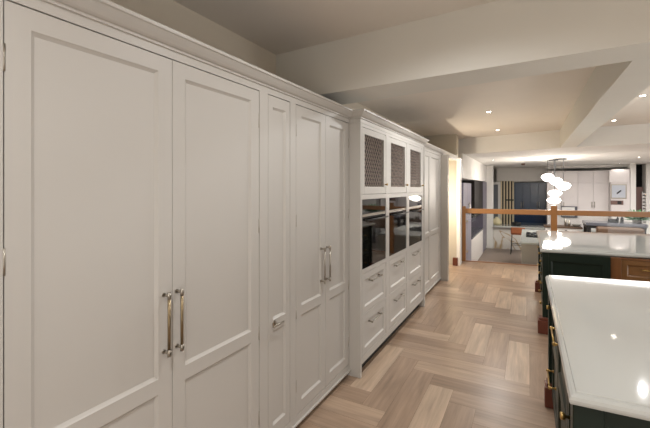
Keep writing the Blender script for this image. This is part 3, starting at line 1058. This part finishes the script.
ybox(610.8, 626.6, 184.2, 198.6, YWC - 0.375, 0.02).build('oven_frame', M_STEEL, wo, bevel=0.004)
ybox(611.8, 625.6, 185.2, 197.6, YWC - 0.385, 0.008).build('oven_glass', M_SCREEN, wo)
p0, p1 = aty(617, 193.5, YWC - 0.40), aty(621, 190.5, YWC - 0.40)
MB().tube(p0, p1, 0.02, 8).build('dial', M_BLACK, wo)
struct(MB().box(b1[0] + 0.01, aty(636, 200, YWC - 0.35)[0], YWC - 0.35, YWC + 0.6, ZS, ZBM).build('wall_strip', M_WHITE))
struct(MB().box(aty(546.5, 200, YWC)[0], aty(630, 200, YWC)[0], YWC + 0.05, YWC + 0.55, aty(600, 169, YWC)[2] + 0.05, ZBM).build('wall_soffit', M_WHITE))
# dark doorway at the right
w0, w1 = aty(636, 236, YWC), aty(646.5, 168, YWC)
struct(MB().box(w0[0], w1[0], YWC + 0.5, YWC + 0.55, ZS, ZBM).build('door_2', mat('dark_room', lin(12, 11, 12), 0.8)))  # black sheet, darkness of the room beyond put into its colour
tag(ybox(634.0 + 2.2, 643, 187, 232, YWC + 0.2, 0.04).build('screen_panel', M_BROWNWOOD, bevel=0.004), 'brown wooden panel standing in the dark doorway at the right', 'panel')
lv = thing('louvre_shutter', 'white louvred shutter beside the brown panel in the dark doorway', 'shutter', aty(645, 232, YWC + 0.1))
for k in range(11):
    ybox(642.8, 646.3, 193 + k * 3.3, 194.8 + k * 3.3, YWC + 0.1, 0.05).build('louvre', M_CERAMIC, lv)
ybox(642.3, 642.9, 191.5, 232, YWC + 0.09, 0.07).build('stile', M_CERAMIC, lv)
struct(MB().box(aty(646.3, 200, YWC)[0], 7.4, YWC, YWC + 0.6, ZS, ZBM).build('wall_far_right', M_WHITE))
ZTOPF = aty(560, 172, YK)[2]
struct(MB().box(-1.07, 1.2, YK + 0.02, YK + 0.6, aty(520, 181.5, YK)[2], ZBM).build('wall_soffit_navy', mat('soffit_pale', lin(226, 222, 216), 0.8)))

# dark-topped table with wooden bench, and the things on it
YT = 12.6
t0, t1 = aty(586, 224.6, YT), aty(648, 222.4, YT)
dt = thing('dining_table', 'long table with grey top and black frame behind the far worktop', 'table', ((t0[0] + t1[0]) / 2, YT + 0.4, ZS))
MB().box(t0[0], t1[0], YT, YT + 0.85, t0[2] - 0.02, t1[2] - 0.06).build('table_top', M_DARKTOP, dt, bevel=0.004)
MB().box(t0[0] + 0.02, t1[0] - 0.02, YT + 0.02, YT + 0.83, t0[2] - 0.09, t0[2] - 0.02).build('apron', M_BLACK, dt)
for x in (t0[0] + 0.03, t1[0] - 0.12):
    for y in (YT + 0.02, YT + 0.74):
        MB().box(x, x + 0.09, y, y + 0.09, ZS, t0[2] - 0.085).build('leg', M_BLACK, dt)
bw = thing('bench', 'brown wooden bench beside the black-framed table', 'bench', ((t0[0] + t1[0]) / 2 + 0.1, YT - 0.4, ZS))
zt = aty(620, 228, YT - 0.45)[2]
m = MB()
m.box(t0[0] + 0.2, t1[0] - 0.15, YT - 0.45, YT - 0.12, zt - 0.35, zt)
m.build('bench_back', M_TABLEWOOD, bw, bevel=0.05)
for x in (t0[0] + 0.3, t1[0] - 0.35):
    for y in (YT - 0.43, YT - 0.2):
        MB().box(x, x + 0.07, y, y + 0.07, ZS, zt - 0.34).build('leg', M_TABLEWOOD, bw)
ch = thing('dining_chair', 'black-framed chair at the left end of the grey-topped table', 'chair', (t0[0] - 0.25, YT + 0.3, ZS))
cx, cy = t0[0] - 0.25, YT + 0.25
MB().box(cx - 0.2, cx + 0.2, cy - 0.2, cy + 0.2, ZS + 0.42, ZS + 0.47).build('seat', M_BLACK, ch, bevel=0.01)
MB().box(cx - 0.22, cx - 0.18, cy - 0.2, cy + 0.2, ZS + 0.55, ZS + 0.86).build('backrest', M_BLACK, ch, bevel=0.01)
for ax, ay in ((-1, -1), (1, -1), (1, 1), (-1, 1)):
    MB().box(cx + 0.18 * ax - 0.015, cx + 0.18 * ax + 0.015, cy + 0.18 * ay - 0.015, cy + 0.18 * ay + 0.015, ZS, ZS + (0.86 if ax < 0 else 0.43)).build('leg', M_BLACK, ch)
ztt = t1[2] - 0.06
# plant
px_, py_ = aty(637, 222, YT + 0.4)[0], YT + 0.4
pt = thing('potted_plant', 'bushy green plant in a pot at the right end of the grey-topped table', 'plant', (px_, py_, ztt))
MB().lathe((px_, py_, ztt), [(0, 0), (0.09, 0), (0.11, 0.10), (0.10, 0.10), (0.09, 0.08), (0, 0.08)], 16).build('pot', M_POT, pt)
m = MB()
rl = random.Random(5)
for k in range(70):
    an, el = rl.uniform(0, 2 * math.pi), rl.uniform(0.05, 1.2)
    L_ = rl.uniform(0.22, 0.46)
    b = Vector((px_, py_, ztt + 0.08))
    d = Vector((math.cos(an) * math.cos(el), math.sin(an) * math.cos(el), math.sin(el) * 0.8))
    s = d.cross(Vector((0, 0, 1))).normalized() * 0.045
    u = s.cross(d).normalized() * 0.004
    mid = b + d * L_ * 0.55 + Vector((0, 0, 0.03))
    tip = b + d * L_
    A = [m.bm.verts.new(v) for v in (b, mid + s, tip, mid - s)]
    B = [m.bm.verts.new(v) for v in (b - u * 2, mid + s - u * 2, tip - u * 2, mid - s - u * 2)]
    m.bm.faces.new(A)
    m.bm.faces.new(B[::-1])
    for i in range(4):
        j = (i + 1) % 4
        m.bm.faces.new((A[i], B[i], B[j], A[j]))
m.build('foliage', M_LEAF, pt)


def table_item(name, label, cat, px, w, h, material, shape):
    p = aty(px, 222, YT + 0.35)
    m = MB()
    if shape == 'box':
        m.box(p[0] - w / 2, p[0] + w / 2, YT + 0.28, YT + 0.42, ztt, ztt + h)
    else:
        m.lathe((p[0], YT + 0.35, ztt), [(0, 0), (w / 2, 0), (w / 2, h * 0.75), (w / 4, h * 0.88), (w / 4, h), (0, h)], 14)
    return tag(m.build(name, material, bevel=0.006 if shape == 'box' else 0), label, cat)


table_item('storage_box', 'low dark box on the grey-topped table, left of two dark bottles', 'box', 612.5, 0.18, 0.10, M_BLACK, 'box')
table_item('bottle', 'dark bottle on the grey-topped table, next to the low dark box', 'bottle', 617.6, 0.06, 0.16, M_BLACK, 'lathe')
table_item('bottle', 'dark bottle on the grey-topped table, next to the plant', 'bottle', 622, 0.08, 0.16, M_BLACK, 'lathe')

# sink counter between the peninsula and the table
sc = thing('sink_counter', 'low counter with wooden front right of the balustrade post', 'kitchen counter', (1.5, 13.0, ZS))
s0, s1 = aty(545, 226, 13.2), aty(582, 226, 13.2)
MB().box(s0[0], s1[0], 13.2, 13.8, ZS, s0[2] - 0.04).build('carcass', M_WHCAB, sc)
MB().box(s0[0] - 0.02, s1[0] + 0.02, 13.17, 13.82, s0[2] - 0.04, s0[2]).build('counter_top', M_TABLEWOOD, sc, bevel=0.004)
zsk = s0[2]


def sink_item(name, label, cat, px, prof, material):
    p = aty(px, 226, 13.4)
    return tag(MB().lathe((p[0], 13.4, zsk), prof, 14).build(name, material), label, cat)


sink_item('bottle', 'slim steel bottle on the wooden counter, left of the other one', 'bottle', 565.5, [(0, 0), (0.035, 0), (0.035, 0.15), (0.015, 0.19), (0.015, 0.24), (0, 0.24)], M_STEEL)
sink_item('bottle', 'shorter steel bottle on the wooden counter, right of the slim one', 'bottle', 569, [(0, 0), (0.04, 0), (0.04, 0.11), (0.018, 0.15), (0.018, 0.18), (0, 0.18)], M_STEEL)
sink_item('bowl', 'grey bowl on the wooden counter right of the steel bottles', 'bowl', 576.5, [(0, 0), (0.06, 0), (0.13, 0.07), (0.12, 0.07), (0.05, 0.02), (0, 0.02)], M_POT)
# dark-framed serving hatch on the white cabinets' front
pf = thing('picture_frame', 'dark-framed white board leaning behind the wooden counter', 'frame', aty(569, 217, YWC - 0.06))
ybox(561, 577.5, 206.5, 217.2, YWC - 0.09, 0.02).build('frame', M_DARKTOP, pf)
ybox(561.8, 574.8, 207.3, 215.7, YWC - 0.096, 0.006).build('board', M_CERAMIC, pf)
# things on the peninsula
vp = aty(497, 225, 14.4)
tag(MB().lathe((vp[0], 14.4, 0.30), [(0, 0), (0.09, 0), (0.16, 0.09), (0.12, 0.20), (0.05, 0.25), (0.06, 0.28), (0, 0.28)], 18).build('vase', mat('cream_vase', lin(206, 196, 160), 0.5, noise=0.2, nscale=8)),
    'cream rounded vase on the left end of the peninsula top', 'vase')
hp = aty(516.5, 225, 14.4)
tag(MB().lathe((hp[0], 14.4, 0.30), [(0, 0), (0.13, 0), (0.14, 0.10), (0.13, 0.12), (0.02, 0.13), (0.02, 0.15), (0, 0.15)], 18).build('cooking_pot', M_BLACK),
    'black lidded pot on the peninsula top below the navy cabinets', 'pot')

# ------------------------------------------------------------------ pendant cluster
YP = 11.6
cl = thing('pendant_chandelier', 'cluster pendant of five glowing cloud-shaped white shades on dark ceiling bars', 'chandelier', aty(557, 162, YP))
b0, b1 = aty(549, 160.2, YP), aty(566, 159.0, YP)
m = MB()
m.box(b0[0] + 0.09, b1[0], YP - 0.22, YP - 0.16, ZBM - 0.035, ZBM)
m.box(b0[0], b1[0] - 0.17, YP + 0.05, YP + 0.11, ZBM - 0.035, ZBM)
m.box(b0[0] + 0.18, b0[0] + 0.22, YP - 0.16, YP + 0.05, ZBM - 0.02, ZBM)
m.build('ceiling_bar', M_BLACK, cl)
SHD = [(547.8, 177.5, 6.3, 4.6, 0.08), (555.5, 181.3, 6.2, 4.2, -0.19), (563.5, 186.0, 7.2, 4.4, -0.19), (554.6, 193.4, 6.8, 3.8, 0.08), (554.2, 200.6, 6.8, 3.8, 0.0)]
for (px, py, rw, rh, dy) in SHD:
    c0 = aty(px, py, YP + dy)
    k = YP / (CS + (px - 325) / FPX * SN) / FPX
    rx, rz = rw * k * 0.87, rh * k * 0.87
    ph0 = random.uniform(0, 6)

    def cloud(v, ph0=ph0):
        an = math.atan2(v.y, v.x)
        return 1 + 0.07 * math.cos(3 * an + ph0) * (1 - abs(v.z)) + (0.05 if v.z > 0 else -0.06) * (1 - v.z * v.z)
    sh = MB().blob(c0, rx, rx * 0.9, rz, 28, 16, cloud).build('shade', M_SHADE, cl)
    MB().tube((c0[0], c0[1], c0[2] + rz * 0.95), (c0[0], c0[1], ZBM - 0.02), 0.006, 6).build('cord', M_BLACK, sh)
ld = bpy.data.lights.new('pendant_bulb', 'POINT')
ld.energy = PENDANT_W
ld.color = (1.0, 0.9, 0.78)
ld.shadow_soft_size = 0.12
for (px, py, rw, rh, dy) in SHD[:1] + SHD[3:4]:
    o = bpy.data.objects.new('pendant_bulb', ld)
    COL.objects.link(o)
    o.parent = cl
    c0 = aty(px, py, YP + dy)
    o.location = Vector(c0) - ORIG[cl.name] + Vector((0.0, -0.32, -0.1))

G2 = 'downlights in the far ceiling'
for (px, py, lab) in ((493, 160, 'small downlight in the far ceiling above the lilac-grey cabinets'), (503, 168.2, 'small downlight in the far ceiling above the slat screen'),
                      (604, 167, 'small downlight in the far ceiling in front of the oven tower'), (620, 163.5, 'small downlight in the far ceiling, second from the right edge'),
                      (639, 157, 'small downlight in the far ceiling nearest the right edge')):
    q = (px - 325.0) / FPX
    r = (q * CS - SN, q * SN + CS, -(py - 188.0) / FPX)
    t_ = (ZBM - EYE) / r[2]
    downlight(lab, r[0] * t_, r[1] * t_, ZBM, G2, FAR_SPOT_W * (0.12 if px < 500 or 600 < px < 625 else 1.0), (1.0, 0.95, 0.9), cone=125, blend=0.5)
# smoke alarm
p = aty(523.5, 172.5, 14.3)
tag(MB().lathe((p[0], 13.2, ZBM), [(0, -0.06), (0.05, -0.05), (0.06, 0), (0, 0)], 16).build('smoke_alarm', mat('brown_plastic', lin(96, 70, 60), 0.5)), 'small brown smoke alarm on the far ceiling above the navy cabinets', 'smoke alarm')
